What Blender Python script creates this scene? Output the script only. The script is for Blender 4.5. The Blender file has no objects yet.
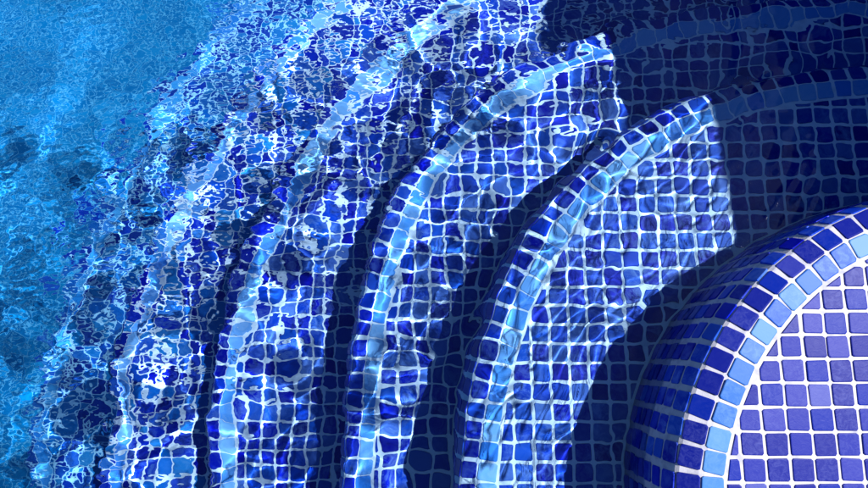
import bpy, math, random
import numpy as np
from mathutils import Vector, Matrix

random.seed(7)
rng = np.random.default_rng(11)
P = 0.03                                   # tile pitch in metres; layout below is in pitches
SC = bpy.context.scene
COL = SC.collection

# ------------------------------------------------------------------ camera
CAM_H, TILT, FOC = 27.1, math.radians(10.0), 630.0      # FOC for an 868 pixel wide frame
cam_d = bpy.data.cameras.new('camera')
cam_d.sensor_width = 36.0
cam_d.lens = 36.0 * FOC / 868.0
cam_d.clip_start, cam_d.clip_end = 0.01, 200.0
cam = bpy.data.objects.new('camera', cam_d)
COL.objects.link(cam)
cam.location = (0, 0, CAM_H * P)
cam.rotation_euler = (TILT, 0, 0)
SC.camera = cam

# ------------------------------------------------------------------ sky, sun, exposure
SUN_EL, SUN_AZ = math.radians(58.6), math.radians(17.0)   # azimuth from +x towards +y
world = bpy.data.worlds.new('World')
SC.world = world
world.use_nodes = True
wn = world.node_tree.nodes
sky = wn.new('ShaderNodeTexSky')
sky.sky_type = 'NISHITA'
sky.sun_disc = False
sky.sun_elevation = SUN_EL
sky.sun_rotation = math.pi / 2 - SUN_AZ
world.node_tree.links.new(sky.outputs[0], wn['Background'].inputs[0])
sky.ozone_density = 8.0
sky.dust_density = 0.3
wn['Background'].inputs[1].default_value = 0.05
sun_d = bpy.data.lights.new('sun', 'SUN')
sun_d.energy = 5.0
sun_d.angle = math.radians(0.5)
sun_d.color = (1.0, 0.96, 0.9)
sun_d.cycles.is_caustics_light = True
sun = bpy.data.objects.new('sun', sun_d)
COL.objects.link(sun)
to_sun = Vector((math.cos(SUN_EL) * math.cos(SUN_AZ), math.cos(SUN_EL) * math.sin(SUN_AZ), math.sin(SUN_EL)))
sun.rotation_euler = (-to_sun).to_track_quat('-Z', 'Y').to_euler()
sun.location = to_sun * 3
vs = SC.view_settings
vs.view_transform, vs.look, vs.gamma, vs.exposure, vs.use_curve_mapping = 'Standard', 'None', 1.0, 1.3, False
cy = SC.cycles
cy.caustics_refractive = True
cy.caustics_reflective = False
cy.max_bounces, cy.diffuse_bounces, cy.transmission_bounces, cy.glossy_bounces = 10, 3, 6, 3
cy.blur_glossy = 0.3
cy.sample_clamp_direct = 5.0
cy.sample_clamp_indirect = 1.5
cy.use_denoising = True
cy.use_adaptive_sampling = False

# ------------------------------------------------------------------ materials
def nodes_of(name):
    m = bpy.data.materials.new(name)
    m.use_nodes = True
    t = m.node_tree
    return m, t, t.nodes['Principled BSDF']

def N(t, kind, **kw):
    n = t.nodes.new(kind)
    for k, v in kw.items():
        setattr(n, k, v)
    return n

def tile_material(name, palette, mottle, rough, spec, mott_scale, pale=(0.3, 0.4, 0.75), bump=0.15):
    """glazed mosaic: one palette colour per tile, cloudy glaze and pin-hole speckle inside the tile"""
    m, t, b = nodes_of(name)
    L = t.links.new
    oi = N(t, 'ShaderNodeObjectInfo')
    ge = N(t, 'ShaderNodeNewGeometry')
    add = N(t, 'ShaderNodeMath', operation='ADD')
    fr = N(t, 'ShaderNodeMath', operation='FRACT')
    L(oi.outputs['Random'], add.inputs[0]); L(ge.outputs['Random Per Island'], add.inputs[1]); L(add.outputs[0], fr.inputs[0])
    ramp = N(t, 'ShaderNodeValToRGB')
    ramp.color_ramp.interpolation = 'CONSTANT'
    el = ramp.color_ramp.elements
    for i, (pos, c) in enumerate(palette):
        e = el[i] if i < 2 else el.new(pos)
        e.position = pos
        e.color = (*c, 1)
    L(fr.outputs[0], ramp.inputs[0])
    n1 = N(t, 'ShaderNodeTexNoise'); n1.inputs['Scale'].default_value = mott_scale; n1.inputs['Detail'].default_value = 6; n1.inputs['Roughness'].default_value = 0.65
    n1.inputs['Distortion'].default_value = 1.2
    n2 = N(t, 'ShaderNodeTexNoise'); n2.inputs['Scale'].default_value = 900; n2.inputs['Detail'].default_value = 3
    L(ge.outputs['Position'], n1.inputs['Vector']); L(ge.outputs['Position'], n2.inputs['Vector'])
    r1 = N(t, 'ShaderNodeMapRange'); r1.inputs['From Min'].default_value = 0.42; r1.inputs['From Max'].default_value = 0.78
    r1.inputs['To Min'].default_value = 0; r1.inputs['To Max'].default_value = mottle
    L(n1.outputs['Fac'], r1.inputs['Value'])
    r2 = N(t, 'ShaderNodeMapRange'); r2.inputs['From Min'].default_value = 0.6; r2.inputs['From Max'].default_value = 0.75
    r2.inputs['To Max'].default_value = mottle * 0.7
    L(n2.outputs['Fac'], r2.inputs['Value'])
    # some tiles carry much more of the pale glaze than others
    tr = N(t, 'ShaderNodeMath', operation='MULTIPLY'); tr.inputs[1].default_value = 7.31
    fr2 = N(t, 'ShaderNodeMath', operation='FRACT')
    L(fr.outputs[0], tr.inputs[0]); L(tr.outputs[0], fr2.inputs[0])
    sm = N(t, 'ShaderNodeMath', operation='ADD'); L(r1.outputs[0], sm.inputs[0]); L(r2.outputs[0], sm.inputs[1])
    mu = N(t, 'ShaderNodeMath', operation='MULTIPLY'); mu.use_clamp = True
    L(sm.outputs[0], mu.inputs[0]); L(fr2.outputs[0], mu.inputs[1])
    mix = N(t, 'ShaderNodeMix', data_type='RGBA')
    mix.inputs['B'].default_value = (*pale, 1)
    L(mu.outputs[0], mix.inputs['Factor']); L(ramp.outputs[0], mix.inputs['A'])
    L(mix.outputs['Result'], b.inputs['Base Color'])
    b.inputs['Roughness'].default_value = rough
    b.inputs['Specular IOR Level'].default_value = spec
    bp = N(t, 'ShaderNodeBump'); bp.inputs['Strength'].default_value = bump; bp.inputs['Distance'].default_value = 0.0006
    L(n1.outputs['Fac'], bp.inputs['Height']); L(bp.outputs[0], b.inputs['Normal'])
    return m

M_TILE = tile_material('blue_glazed_tile', [(0.0, (0.0005, 0.0015, 0.25)), (0.2, (0.0008, 0.008, 0.35)), (0.40, (0.001, 0.035, 0.36)), (0.64, (0.004, 0.062, 0.40)), (0.86, (0.05, 0.125, 0.45))],
                       0.85, 0.35, 0.04, 55, pale=(0.18, 0.32, 0.64))
M_EDGE = tile_material('cobalt_edge_tile', [(0.0, (0.0005, 0.0015, 0.24)), (0.3, (0.0008, 0.007, 0.33)), (0.6, (0.001, 0.025, 0.35)), (0.9, (0.01, 0.055, 0.38))],
                       0.6, 0.35, 0.05, 55, pale=(0.14, 0.26, 0.58))
M_DEEP = tile_material('water_tinted_blue_tile', [(0.0, (0.0008, 0.003, 0.25)), (0.2, (0.001, 0.015, 0.34)), (0.4, (0.002, 0.05, 0.36)), (0.62, (0.002, 0.10, 0.40)), (0.82, (0.01, 0.16, 0.45))],
                       0.6, 0.35, 0.04, 55, pale=(0.15, 0.34, 0.62))  # teal haze of the deeper water put into the tile colour
M_LOW = tile_material('water_tinted_low_tile', [(0.0, (0.0005, 0.02, 0.24)), (0.2, (0.001, 0.05, 0.30)), (0.4, (0.001, 0.08, 0.32)), (0.65, (0.001, 0.11, 0.34)), (0.85, (0.005, 0.15, 0.38))],
                       0.4, 0.35, 0.04, 55, pale=(0.12, 0.34, 0.58))  # stronger water haze, painted as teal into the lowest tiles
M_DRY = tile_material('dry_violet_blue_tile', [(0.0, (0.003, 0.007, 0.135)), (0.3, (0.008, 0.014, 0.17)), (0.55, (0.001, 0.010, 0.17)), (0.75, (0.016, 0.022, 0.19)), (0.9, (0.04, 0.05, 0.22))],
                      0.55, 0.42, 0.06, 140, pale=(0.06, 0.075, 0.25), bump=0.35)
M_NOSE = tile_material('wet_azure_nosing_tile', [(0.0, (0.06, 0.27, 0.68)), (0.3, (0.12, 0.34, 0.70)), (0.6, (0.025, 0.20, 0.67)), (0.8, (0.18, 0.42, 0.74))],
                       0.6, 0.4, 0.06, 60, pale=(0.42, 0.60, 0.78))
M_NOSEL = tile_material('water_tinted_nosing_tile', [(0.0, (0.01, 0.17, 0.46)), (0.3, (0.02, 0.22, 0.50)), (0.6, (0.005, 0.13, 0.42)), (0.8, (0.04, 0.27, 0.54))],
                       0.4, 0.4, 0.06, 60, pale=(0.2, 0.42, 0.6))  # nosing tinted towards teal for the water haze over the lowest step
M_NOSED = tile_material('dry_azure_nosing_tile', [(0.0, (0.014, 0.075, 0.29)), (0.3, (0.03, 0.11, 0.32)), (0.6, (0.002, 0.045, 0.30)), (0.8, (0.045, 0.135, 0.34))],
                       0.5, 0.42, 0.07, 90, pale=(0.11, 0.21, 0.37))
M_FLOOR = tile_material('turquoise_floor_tile', [(0.0, (0.0, 0.11, 0.27)), (0.4, (0.0, 0.135, 0.31)), (0.75, (0.002, 0.16, 0.34))],
                        0.2, 0.4, 0.04, 50, pale=(0.06, 0.28, 0.42))

def grout_material(name, col, dark):
    m, t, b = nodes_of(name)
    L = t.links.new
    ge = N(t, 'ShaderNodeNewGeometry')
    n = N(t, 'ShaderNodeTexNoise'); n.inputs['Scale'].default_value = 70; n.inputs['Detail'].default_value = 8
    n2 = N(t, 'ShaderNodeTexNoise'); n2.inputs['Scale'].default_value = 700; n2.inputs['Detail'].default_value = 4
    L(ge.outputs['Position'], n.inputs['Vector']); L(ge.outputs['Position'], n2.inputs['Vector'])
    r = N(t, 'ShaderNodeMapRange'); r.inputs['From Min'].default_value = 0.5; r.inputs['From Max'].default_value = 0.8
    L(n.outputs['Fac'], r.inputs['Value'])
    mix = N(t, 'ShaderNodeMix', data_type='RGBA')
    mix.inputs['A'].default_value = (*col, 1); mix.inputs['B'].default_value = (*dark, 1)
    L(r.outputs[0], mix.inputs['Factor']); L(mix.outputs['Result'], b.inputs['Base Color'])
    b.inputs['Roughness'].default_value = 0.9
    b.inputs['Specular IOR Level'].default_value = 0.1
    bp = N(t, 'ShaderNodeBump'); bp.inputs['Strength'].default_value = 0.5; bp.inputs['Distance'].default_value = 0.0005
    L(n2.outputs['Fac'], bp.inputs['Height']); L(bp.outputs[0], b.inputs['Normal'])
    return m

M_GROUT = grout_material('white_grout', (0.72, 0.80, 0.86), (0.45, 0.55, 0.65))
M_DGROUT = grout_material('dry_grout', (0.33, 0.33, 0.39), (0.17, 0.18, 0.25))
M_LGROUT = grout_material('water_tinted_grout', (0.30, 0.58, 0.74), (0.2, 0.46, 0.64))  # white grout of the lowest step with the water haze coloured in
M_FGROUT = grout_material('floor_grout', (0.06, 0.29, 0.46), (0.03, 0.22, 0.38))
M_STONE = grout_material('pale_deck_stone', (0.45, 0.42, 0.38), (0.33, 0.30, 0.27))

M_WATER, wt, wb = nodes_of('clear_pool_water')
wt.nodes.remove(wb)
gl = wt.nodes.new('ShaderNodeBsdfGlass')
gl.inputs['IOR'].default_value = 1.333
gl.inputs['Roughness'].default_value = 0.0
gl.inputs['Color'].default_value = (0.72, 0.86, 1.0, 1)
# fine wind ripple, too small for the mesh; livelier over the deep water (vertex attribute)
wc = wt.nodes.new('ShaderNodeNewGeometry')
wat = wt.nodes.new('ShaderNodeAttribute'); wat.attribute_name = 'ripple'
prev = None
for scale, dist, rot, sq in ((44.0, 0.0018, -25, 0.7), (95.0, 0.0006, -40, 0.7), (210.0, 0.00018, -38, 0.55)):
    wmp = wt.nodes.new('ShaderNodeMapping'); wmp.inputs['Rotation'].default_value = (0, 0, math.radians(rot)); wmp.inputs['Scale'].default_value = (sq, 1.0, 1.0)
    wt.links.new(wc.outputs['Position'], wmp.inputs['Vector'])
    wnz = wt.nodes.new('ShaderNodeTexNoise'); wnz.inputs['Scale'].default_value = scale; wnz.inputs['Detail'].default_value = 0.0
    wnz.inputs['Distortion'].default_value = 0.3
    wt.links.new(wmp.outputs[0], wnz.inputs['Vector'])
    wml = wt.nodes.new('ShaderNodeMath'); wml.operation = 'MULTIPLY'; wml.inputs[1].default_value = dist
    pw = wt.nodes.new('ShaderNodeMath'); pw.operation = 'POWER'; pw.inputs[1].default_value = 2.0 if scale > 200 else 1.0
    wt.links.new(wat.outputs['Fac'], pw.inputs[0]); wt.links.new(pw.outputs[0], wml.inputs[0])
    wbp = wt.nodes.new('ShaderNodeBump'); wbp.inputs['Strength'].default_value = 1.0
    wt.links.new(wml.outputs[0], wbp.inputs['Distance'])
    wt.links.new(wnz.outputs['Fac'], wbp.inputs['Height'])
    if prev: wt.links.new(prev.outputs[0], wbp.inputs['Normal'])
    prev = wbp
wt.links.new(prev.outputs[0], gl.inputs['Normal'])
wt.links.new(gl.outputs[0], wt.nodes['Material Output'].inputs['Surface'])

# ------------------------------------------------------------------ helpers
def tag(o, label=None, cat=None, group=None, kind=None):
    for k, v in (('label', label), ('category', cat), ('group', group), ('kind', kind)):
        if v:
            o[k] = v
    return o

def mesh(name, verts, faces, mat, smooth=False):
    me = bpy.data.meshes.new(name)
    me.from_pydata([tuple(v) for v in verts], [], faces)
    me.materials.append(mat)
    if smooth:
        me.shade_smooth()
    me.update()
    return me

def put(name, me, parent=None, matrix=None, receiver=True):
    o = bpy.data.objects.new(name, me)
    COL.objects.link(o)
    if parent:
        o.parent = parent
    if matrix is not None:
        o.matrix_basis = matrix
    if receiver:
        o.cycles.is_caustics_receiver = True
    return o

def box(name, x0, x1, y0, y1, z0, z1, mat, parent=None, bev=0.0):
    b = bev
    v, f = [], []
    for z, ins in ((z0, 0), (z1 - b, 0), (z1, b)):
        v += [(x0 + ins, y0 + ins, z), (x1 - ins, y0 + ins, z), (x1 - ins, y1 - ins, z), (x0 + ins, y1 - ins, z)]
    if b == 0:
        v = v[:4] + v[8:]
    n = len(v) // 4
    f.append([3, 2, 1, 0])
    for k in range(n - 1):
        for i in range(4):
            j = (i + 1) % 4
            f.append([k * 4 + i, k * 4 + j, k * 4 + 4 + j, k * 4 + 4 + i])
    f.append([(n - 1) * 4 + i for i in range(4)])
    return put(name, mesh(name, [(a * P, c * P, d * P) for a, c, d in v], f, mat), parent)

# ------------------------------------------------------------------ layout of the curved steps
ZW, RIS = -3.4, 7.5                         # water level and riser height; the dry tread is z = 0
CX, CY = 24.0, -6.5                         # centre of the quarter-round stair
# measured run of each nosing line (in pitches), one list per step
EDGE = {
 1: [[11.4,-5.0],[11.6,-3.9],[11.9,-3.1],[12.3,-2.2],[12.8,-1.3],[13.2,-0.5],[13.8,0.4],[14.3,1.2],[14.7,1.9],[15.4,2.6],[16.2,3.2],[16.9,3.7],[17.7,4.2],[18.7,4.5]],
 2: [[2.8,-6.3],[2.9,-4.7],[3.0,-2.9],[3.2,-1.9],[3.5,-0.8],[3.8,0.2],[4.1,1.2],[4.7,2.6],[5.1,3.5],[5.7,4.6],[6.3,5.5],[7.1,6.4],[7.9,7.4],[8.9,8.9],[9.9,10.1],[11.1,11.2],[12.3,11.9],[13.5,12.4],[14.8,12.9],[16.2,13.3],[17.8,13.8],[19.4,14.1],[21.1,14.4],[22.9,14.7],[24.2,14.9]],
 3: [[-4.1,-7.4],[-4.1,-6.4],[-4.0,-5.2],[-4.0,-3.8],[-3.9,-2.4],[-3.8,-0.9],[-3.7,0.4],[-3.4,1.8],[-3.1,3.2],[-2.8,4.5],[-2.5,5.8],[-2.1,7.2],[-1.5,8.7],[-1.0,10.3],[0.0,11.9],[0.4,12.6],[1.3,13.5],[2.4,14.6],[3.8,15.6],[5.2,16.6],[6.5,17.5],[7.5,18.4],[9.3,19.3],[11.8,19.8],[13.2,20.3],[14.8,20.8],[16.4,21.1],[18.0,21.3],[19.8,21.6],[21.6,21.8],[23.4,21.9],[25.2,22.1],[27.0,22.2]],
 4: [[-14.2,-8.1],[-14.1,-6.6],[-14.1,-4.8],[-14.0,-2.9],[-13.8,-1.0],[-13.5,0.6],[-13.3,2.1],[-13.4,3.4],[-13.0,4.9],[-12.1,7.4],[-11.2,9.2],[-9.5,14.1],[-8.0,16.4],[-6.8,18.6],[-4.8,20.5]],
 5: [[-23.6,-9.3],[-23.6,-7.3],[-23.6,-5.0],[-23.5,-3.0],[-23.2,-0.6],[-23.0,1.2],[-22.4,4.3],[-21.4,6.8],[-21.0,8.8],[-20.4,10.8],[-17.3,17.5],[-14.6,21.7]],
 6: [[-32.1,-9.7],[-32.2,-7.5],[-32.0,-5.3],[-32.1,-2.7],[-32.0,1.1],[-31.0,4.2],[-30.1,9.3]],
}
DEG = {1: 2, 2: 4, 3: 4, 4: 1, 5: 1, 6: 1}
FIT = {}
for i, pts in EDGE.items():
    a = np.array(pts) - (CX, CY)
    ph = np.arctan2(a[:, 1], a[:, 0]); ph = np.where(ph < 0, ph + 2 * np.pi, ph)
    FIT[i] = (np.polyfit(ph, np.hypot(a[:, 0], a[:, 1]), DEG[i]), ph.min(), ph.max())
ZT = {i: -(i - 1) * RIS for i in range(1, 7)}
ZT[7] = ZT[6] - 2 * RIS                     # the floor lies deeper below the last step

def rad(i, ph):
    c, lo, hi = FIT[i]
    return np.polyval(c, np.clip(ph, lo, hi))

def sdist(i, x, y):
    """distance inward (towards the stair centre) from nosing line i"""
    dx, dy = x - CX, y - CY
    ph = np.arctan2(dy, dx); ph = np.where(ph < -math.pi / 2, ph + 2 * math.pi, ph)
    return rad(i, ph) - np.hypot(dx, dy)

def curve(i, lo=math.radians(62), hi=math.radians(236)):
    """points and outward normals along nosing line i at one pitch spacing"""
    ph = np.linspace(lo, hi, 1500)
    r = rad(i, ph)
    xy = np.c_[CX + r * np.cos(ph), CY + r * np.sin(ph)]
    s = np.r_[0, np.cumsum(np.hypot(*np.diff(xy, axis=0).T))]
    n = int(round(s[-1]))
    return xy, s, n

def sample(xy, s, q):
    x = np.interp(q, s, xy[:, 0]); y = np.interp(q, s, xy[:, 1])
    e = 0.4
    tx = np.interp(q + e, s, xy[:, 0]) - np.interp(q - e, s, xy[:, 0])
    ty = np.interp(q + e, s, xy[:, 1]) - np.interp(q - e, s, xy[:, 1])
    l = np.hypot(tx, ty)
    return x, y, tx / l, ty / l, ty / l, -tx / l        # point, tangent, outward normal

UB = 1.74                                   # the riser stands this far outside the nosing line
PROFILE = [(0.5, 0.0), (1.39, -0.454), (1.70, -1.405), (UB, -2.404)] + [(UB, -2.404 - k) for k in range(1, 6)]

def inv_px(x, y, z):
    """rough picture position (868x488) of a layout point seen through flat water"""
    zz = z if z > ZW else ZW + (z - ZW) / 1.36
    v = np.array([x, y, zz - CAM_H])
    fy = v[1] * math.sin(TILT) - v[2] * math.cos(TILT)
    up = v[1] * math.cos(TILT) + v[2] * math.sin(TILT)
    return 434 + FOC * v[0] / fy, 244 - FOC * up / fy

def in_frame(x, y, z, m=18):
    u, v = inv_px(x, y, z)
    return -m < u < 868 + m and -m < v < 488 + m

# ------------------------------------------------------------------ tile meshes
def tile_solid(poly):
    """pillowed tile over a convex outline in pitches, top at z = 0"""
    p = np.array(poly); c = p.mean(0); n = len(p)
    d = np.linalg.norm(p - c, axis=1, keepdims=True)
    ins = lambda q: p - (p - c) / np.maximum(d, 1e-6) * q
    rings = [(p, -0.13), (p, -0.035), (ins(0.022), -0.008), (ins(0.06), 0.0)]
    v, f = [], []
    for q, z in rings:
        v += [(a * P, b * P, z * P) for a, b in q]
    for k in range(len(rings) - 1):
        for i in range(n):
            j = (i + 1) % n
            f.append([k * n + i, k * n + j, (k + 1) * n + j, (k + 1) * n + i])
    f.append([(len(rings) - 1) * n + i for i in range(n)])
    return v, f

def chip_outline(h, jit):
    c = 0.075
    o = [(-h + c, -h), (h - c, -h), (h, -h + c), (h, h - c), (h - c, h), (-h + c, h), (-h, h - c), (-h, -h + c)]
    return [(a + random.uniform(-jit, jit), b + random.uniform(-jit, jit)) for a, b in o]

def square_meshes(mat, h=0.425, n=8, jit=0.014):
    return [mesh('tile', *tile_solid(chip_outline(h, jit)), mat) for _ in range(n)]

SQ = {m.name: square_meshes(m, 0.45 if m is M_DRY else 0.425) for m in (M_TILE, M_EDGE, M_DEEP, M_LOW, M_DRY)}
SQN = square_meshes(M_NOSE, 0.445)
SQNL = square_meshes(M_NOSEL, 0.445)
SQND = square_meshes(M_NOSED, 0.445)
SQF = [tile_solid(chip_outline(0.43, 0.014)) for _ in range(8)]

def clip(poly, ax, ay, lim):
    """keep the side of the outline where ax*x + ay*y >= lim"""
    out = []
    for k in range(len(poly)):
        a, b = poly[k], poly[(k + 1) % len(poly)]
        da, db = ax * a[0] + ay * a[1] - lim, ax * b[0] + ay * b[1] - lim
        if da >= 0:
            out.append(a)
        if (da >= 0) != (db >= 0):
            t = da / (da - db)
            out.append((a[0] + t * (b[0] - a[0]), a[1] + t * (b[1] - a[1])))
    res = []
    for q in out:
        if not res or math.hypot(q[0] - res[-1][0], q[1] - res[-1][1]) > 0.02:
            res.append(q)
    return res

def area(poly):
    return 0.5 * sum(poly[k][0] * poly[(k + 1) % len(poly)][1] - poly[(k + 1) % len(poly)][0] * poly[k][1] for k in range(len(poly)))

def clip_to(i, sign, lim, cx, cy, poly):
    """clip an outline around tile centre (cx, cy) to sign*(sdist_i - lim) >= 0"""
    s0 = float(sdist(i, cx, cy)); e = 0.05
    gx = float(sdist(i, cx + e, cy) - sdist(i, cx - e, cy)) / (2 * e)
    gy = float(sdist(i, cx, cy + e) - sdist(i, cx, cy - e)) / (2 * e)
    g = math.hypot(gx, gy)
    return clip(poly, sign * gx / g, sign * gy / g, sign * (lim - s0) / g)

def wobble(ang=0.012, lift=0.012):
    return Matrix.Translation((0, 0, random.uniform(-lift, lift) * P)) @ Matrix.Rotation(random.gauss(0, ang), 4, 'X') @ Matrix.Rotation(random.gauss(0, ang), 4, 'Y') @ Matrix.Rotation(random.gauss(0, ang), 4, 'Z')

class Joined:
    def __init__(self):
        self.v, self.f = [], []
    def add(self, vf, M):
        b = len(self.v)
        self.v += [tuple(M @ Vector(q)) for q in vf[0]]
        self.f += [[b + k for k in f] for f in vf[1]]
    def build(self, name, mat, parent):
        if self.f:
            return tag(put(name, mesh(name, self.v, self.f, mat), parent), kind='stuff')

def verts_faces(me):
    return [v.co.copy() for v in me.vertices], [list(p.vertices) for p in me.polygons]
CACHE = {}
def vf_of(me):
    if me.name not in CACHE:
        CACHE[me.name] = verts_faces(me)
    return CACHE[me.name]

# ------------------------------------------------------------------ the pool: floor, walls, deck
XL, XR, YB, YT = -95.0, 46.0, -48.0, 92.0
XT = 35.0                                   # tiles are laid up to the side wall
ZF = ZT[7]
fl = box('pool_floor', XL, XR, YB, YT, ZF - 3, ZF - 0.05, M_FGROUT)
tag(fl, kind='structure')
floor, shade_mix = Joined(), Joined()
for ix in range(-64, 8):
    for iy in range(-30, 62):
        x, y = ix + 0.3, iy + 0.45
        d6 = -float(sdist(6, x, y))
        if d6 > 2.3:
            # stair blue blended into the turquoise rows, painting the last step's shadow darker
            (shade_mix if random.random() < 1.1 - (d6 - 2) / 7 else floor).add(random.choice(SQF), Matrix.Translation((x * P, y * P, ZF * P)) @ wobble())
floor.build('floor_tiles', M_FLOOR, fl)
shade_mix.build('shade_blend_tiles', M_LOW, fl)

def pool_wall(label, x0, x1, y0, y1, ztop, turn=0.0):
    w = bpy.data.objects.new('pool_wall', None); COL.objects.link(w)
    w.location = ((x0 + x1) / 2 * P, (y0 + y1) / 2 * P, ZF * P)
    tag(w, label, 'wall', None)
    inv = Matrix.Translation(-w.location)
    w.rotation_euler.z = turn
    for nm, mat, a in (('wall_body', M_TILE, (x0, x1, y0, y1, ZF - 3, ztop - 2.003, 0.0)),
                       ('coping', M_STONE, (x0 - 0.8, x1 + 0.8, y0 - 0.8, y1 + 0.8, ztop - 2, ztop, 0.4))):
        o = box(nm, *a[:6], mat, None, a[6]); o.parent = w; o.matrix_basis = inv
pool_wall('tall stone-capped blue wall that shades the right end of the curved steps', 36.0, 45.0, -70.0, 102.0, 27.2, 0.09)
pool_wall('low stone-capped pool wall across the deep water from the steps', XL - 9, XL, YB - 9, YT + 9, 3)
pool_wall('low stone-capped pool wall closing the far end of the water', XL + 1.0, XR - 1.0, YT, YT + 9, 3)
pool_wall('low stone-capped pool wall closing the near end beside the dry step', XL + 1.0, XR - 1.0, YB - 9, YB, 3)

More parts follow.
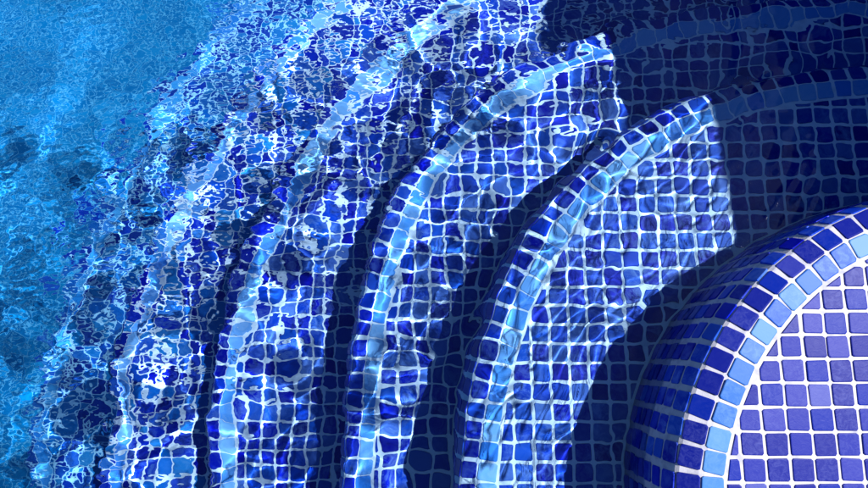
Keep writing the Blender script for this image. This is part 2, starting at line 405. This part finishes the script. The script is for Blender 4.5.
# ------------------------------------------------------------------ the six steps
LABELS = {
 1: 'dry mosaic step with violet-blue tiles and thick white grout, standing out of the water',
 2: 'first curved step under the water, half in shadow, next to the dry step',
 3: 'second curved step under the water, third down counting the dry step',
 4: 'third curved step under the water, fourth down counting the dry step',
 5: 'fourth curved step under the water, fifth down counting the dry step',
 6: 'lowest curved step under the water, next to the turquoise pool floor',
}
for i in range(1, 7):
    z0 = ZT[i]
    st = bpy.data.objects.new('pool_step', None); COL.objects.link(st)
    base = Vector(((CX - 2) * P, CY * P, (z0 - RIS) * P))
    st.location = base
    tag(st, LABELS[i], 'step', 'curved mosaic pool steps')
    inv = Matrix.Translation(-base)
    xy, s, n = curve(i)
    # grout core: tread bed, rounded nose and riser as one surface
    q = np.linspace(0, s[-1], 2 * n + 1)
    x, y, tx, ty, nx, ny = sample(xy, s, q)
    prof = [(-0.5, 0.0), (0.35, 0.0), (0.62, -0.06), (1.30, -0.405), (1.43, -0.55), (1.68, -1.32), (1.70, -1.46)] + PROFILE[3:-1] + [(UB, ZT[i + 1] - z0 - 0.2)]
    dent = 0.05
    V, F = [], []
    for k in range(len(q)):
        for u, w in prof:
            uu = u - dent * (1 if u > 0.4 else 0)
            V.append((min(x[k] + nx[k] * uu, XR + 1) * P, (y[k] + ny[k] * uu) * P, (z0 + w - dent * (1 if u <= 0.62 else 0.5)) * P))
    m = len(prof)
    for k in range(len(q) - 1):
        for j in range(m - 1):
            F.append([k * m + j, k * m + j + 1, (k + 1) * m + j + 1, (k + 1) * m + j])
    c = len(V); V.append(((CX + 1) * P, CY * P, (z0 - dent) * P))
    for k in range(len(q) - 1):
        F.append([c, k * m, (k + 1) * m])
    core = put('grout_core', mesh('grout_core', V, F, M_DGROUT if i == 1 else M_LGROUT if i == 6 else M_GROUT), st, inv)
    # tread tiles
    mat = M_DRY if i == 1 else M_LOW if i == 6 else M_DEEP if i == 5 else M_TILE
    cand = []
    ox, oy = {1: (0.18, 0.35), 2: (0.62, 0.1), 3: (0.3, 0.7), 4: (0.75, 0.2), 5: (0.1, 0.5), 6: (0.5, 0.9)}[i]
    gx, gy = np.meshgrid(np.arange(-52, 36) + ox, np.arange(-34, 48) + oy)
    gx, gy = gx.ravel(), gy.ravel()
    keep = (sdist(i, gx, gy) > 0.0) & (gx < XT)
    if i > 1:
        keep &= sdist(i - 1, gx, gy) < -1.5
    for cx, cy in zip(gx[keep], gy[keep]):
        cx, cy = float(cx), float(cy)
        cx += random.uniform(-.02, .02); cy += random.uniform(-.02, .02)
        near_n = float(sdist(i, cx, cy)) < 1.35
        near_r = i > 1 and float(sdist(i - 1, cx, cy)) > -2.7
        if not (near_n or near_r):
            cand.append((cx, cy, None)); continue
        poly = chip_outline(0.425, 0.012)
        if near_n: poly = clip_to(i, 1, 0.61, cx, cy, poly)
        if near_r and len(poly) > 2: poly = clip_to(i - 1, -1, -UB - 0.1, cx, cy, poly)
        if len(poly) > 2 and area(poly) > 0.09:
            cand.append((cx, cy, poly))
    def size_key(t):
        u, v = inv_px(t[0], t[1], z0)
        return max(abs(u - 434) / 434, abs(v - 244) / 244)
    cand.sort(key=size_key)
    rest = Joined()
    for k, (cx, cy, poly) in enumerate(cand):
        M = Matrix.Translation((cx * P, cy * P, z0 * P)) @ wobble()
        single = k < 300 and in_frame(cx, cy, z0)
        if poly is None:
            me = random.choice(SQ[mat.name])
            if single: put('tile', me, st, inv @ M)
            else: rest.add(vf_of(me), M)
        else:
            vf = tile_solid(poly)
            if single: put('tile', mesh('tile', *vf, mat), st, inv @ M)
            else: rest.add(vf, M)
    o = rest.build('tiles_out_of_reach', mat, st)
    if o: o.name = 'tread_tiles'; o.matrix_basis = inv
    # nosing row and riser rows
    nos, ris = Joined(), Joined()
    n_single = {'n': 0, 'r': 0}
    for k in range(n):
        qq = (k + 0.5) * s[-1] / n
        x, y, tx, ty, nx, ny = (float(a) for a in sample(xy, s, qq))
        if x > XT: continue
        T = Vector((tx, ty, 0)); O = Vector((nx, ny, 0))
        rows = [(Vector((x, y, z0)), O, Vector((0, 0, 1)))]
        prof_i = PROFILE if i < 6 else PROFILE + [(UB, PROFILE[-1][1] - e) for e in range(1, 8)]
        for j in range(len(prof_i) - 1):
            (u0, w0), (u1, w1) = prof_i[j], prof_i[j + 1]
            d = (O * (u1 - u0) + Vector((0, 0, w1 - w0))).normalized()
            pos = Vector((x, y, z0)) + O * ((u0 + u1) / 2) + Vector((0, 0, (w0 + w1) / 2))
            rows.append((pos, d, T.cross(d) * (1 if T.cross(d).dot(O + Vector((0, 0, 1))) > 0 else -1)))
        for j, (pos, d, nrm) in enumerate(rows):
            X = d.cross(nrm)
            M = Matrix(((X.x, d.x, nrm.x, pos.x * P), (X.y, d.y, nrm.y, pos.y * P), (X.z, d.z, nrm.z, pos.z * P), (0, 0, 0, 1)))
            sc = 1.0 if j else 1.02
            M = M @ Matrix.Translation((random.gauss(0, 0.02) * P, 0, 0)) @ wobble(0.022) @ Matrix.Diagonal((sc * random.uniform(0.94, 1.03), sc * random.uniform(0.97, 1.02), 1, 1))
            vis = in_frame(x, y, pos.z)
            if j == 0:
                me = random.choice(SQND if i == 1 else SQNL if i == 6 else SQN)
                if vis: put('nosing_tile', me, st, inv @ M)
                else: nos.add(vf_of(me), M)
            else:
                me = random.choice(SQ['cobalt_edge_tile' if (i == 1 and j > 1) or 1 < i < 5 else mat.name])
                lim = 8 if i == 1 else 3 if i == 2 else 2
                if vis and j <= lim and pos.z > ZT[i + 1] and n_single['r'] < 300:
                    put('riser_tile', me, st, inv @ M); n_single['r'] += 1
                else: ris.add(vf_of(me), M)
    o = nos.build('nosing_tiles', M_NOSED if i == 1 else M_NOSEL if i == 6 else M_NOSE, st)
    if o: o.matrix_basis = inv
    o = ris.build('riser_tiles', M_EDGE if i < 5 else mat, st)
    if o: o.matrix_basis = inv

# ------------------------------------------------------------------ the water
def lines(lo, hi, d0, d1, step):
    a = list(np.arange(d0, d1 + 1e-6, step))
    g = step; x = d1; up = []
    while x < hi:
        g = min(g * 1.15, 2.5); x += g; up.append(min(x, hi))
    g = step; x = d0; dn = []
    while x > lo:
        g = min(g * 1.15, 2.5); x -= g; dn.append(max(x, lo))
    return np.array(dn[::-1] + a + up)

STEP = 0.05
gx = lines(XL, XR, -25.0, 25.0, STEP)
gy = lines(YB, YT, -13.0, 24.0, STEP)
X, Y = np.meshgrid(gx, gy)
sx = np.gradient(gx)[None, :]; sy = np.gradient(gy)[:, None]
cell = np.maximum(sx, sy)

def smooth(a, lo, hi):
    t = np.clip((a - lo) / (hi - lo), 0, 1)
    return t * t * (3 - 2 * t)

def waves(n, l0, l1, slope, dir0, spread, X, Y):
    h = np.zeros_like(X)
    for _ in range(n):
        lam = math.exp(rng.uniform(math.log(l0), math.log(l1)))
        a = dir0 + rng.normal(0, spread)
        k = 2 * math.pi / lam
        h += slope * math.sqrt(2 / n) / k * np.sin(k * (math.cos(a) * X + math.sin(a) * Y) + rng.uniform(0, 6.283))
    return h

# slow wander of the coordinates keeps the crests from running dead straight
WX = X + waves(8, 4, 12, 0.25, 0, 3, X, Y)
WY = Y + waves(8, 4, 12, 0.25, 0, 3, X, Y)
patch = 1 + 0.45 * waves(10, 5, 14, 1.0, 0, 3, X, Y) * 2 * math.pi / 9
patch = np.clip(patch, 0.45, 1.35)
rough = smooth(-0.75 * X + 0.85 * Y, -9, 20)          # calm over the upper steps, livelier over the deep side
# how deep the sunlight travels below each point of the surface: the chop is shorter over shallow treads
SLX, SLY = 0.406, 0.124
Dm = np.full(X.shape, -ZF + ZW)
for i in range(6, 0, -1):
    d = ZW - ZT[i]
    if d > 0:
        Dm = np.where(sdist(i, X - SLX * d, Y - SLY * d) > 0, d, Dm)
Dm = np.log(Dm)
kx = max(1, int(0.9 / STEP))
for ax in (0, 1, 0, 1):
    c = np.cumsum(np.concatenate([np.repeat(np.take(Dm, [0], ax), kx + 1, ax), Dm, np.repeat(np.take(Dm, [-1], ax), kx, ax)], ax), axis=ax)
    w = 2 * kx + 1
    Dm = (np.take(c, range(w, c.shape[ax]), ax) - np.take(c, range(0, c.shape[ax] - w), ax)) / w
Dm = np.exp(Dm)
lam_best = 0.2 * Dm ** 0.8 * (0.72 + 0.28 * smooth(Dm, 4.5, 9))
BANDS = [(0.58, 0.9, 0.4), (0.9, 1.3, 0.8), (1.3, 2.1, 1.2), (2.1, 3.4, 1.2), (3.4, 5.5, 1.2), (5.5, 9.0, 1.2)]
wgt = [np.exp(-0.5 * (np.log(math.sqrt(l0 * l1) / lam_best) / 0.55) ** 2) for l0, l1, sp in BANDS]
tot = np.sqrt(sum(w * w for w in wgt))
FOCUS = 0.63
Hh = waves(14, 9, 18, 0.022, 2.6, 1.0, X, Y) * (0.25 + 0.75 * rough)
for (l0, l1, sp), w in zip(BANDS, wgt):
    k = 2 * math.pi / math.sqrt(l0 * l1)
    fade = smooth(-cell / l0, -0.3, -0.15)
    Hh += waves(30, l0, l1, 1.0, 2.3, sp, WX, WY) * (FOCUS * w / tot / (0.25 * Dm * k)) * patch * fade * (0.50 + 0.50 * smooth(Dm, 4.5, 10)) * (1 - 0.2 * smooth(Dm, 15, 25)) * (1 - 0.3 * smooth(Dm, 33, 44)) * (1 - 0.6 * smooth(X, 17, 24))
# the water climbs a little where it meets the dry step
Hh += 0.07 * np.exp(-np.clip(-sdist(1, X, Y) - UB, 0, None) / 0.1)
ripple = 0.06 + 1.0 * rough
nxg, nyg = len(gx), len(gy)
co = np.empty((nyg, nxg, 3), dtype=np.float32)
co[..., 0], co[..., 1], co[..., 2] = X * P, Y * P, (ZW + Hh) * P
wm = bpy.data.meshes.new('water')
wm.vertices.add(nxg * nyg)
wm.vertices.foreach_set('co', co.ravel())
idx = np.arange(nxg * nyg, dtype=np.int32).reshape(nyg, nxg)
quads = np.stack([idx[:-1, :-1], idx[:-1, 1:], idx[1:, 1:], idx[1:, :-1]], -1).reshape(-1, 4)
nq = len(quads)
wm.loops.add(nq * 4); wm.loops.foreach_set('vertex_index', quads.ravel())
wm.polygons.add(nq)
wm.polygons.foreach_set('loop_start', np.arange(0, nq * 4, 4, dtype=np.int32))
wm.polygons.foreach_set('use_smooth', np.ones(nq, dtype=bool))
wm.attributes.new('ripple', 'FLOAT', 'POINT').data.foreach_set('value', ripple.astype(np.float32).ravel())
wm.materials.append(M_WATER)
wm.update(calc_edges=True)
water = put('water', wm, receiver=False)
water.cycles.is_caustics_caster = True
tag(water, kind='structure')
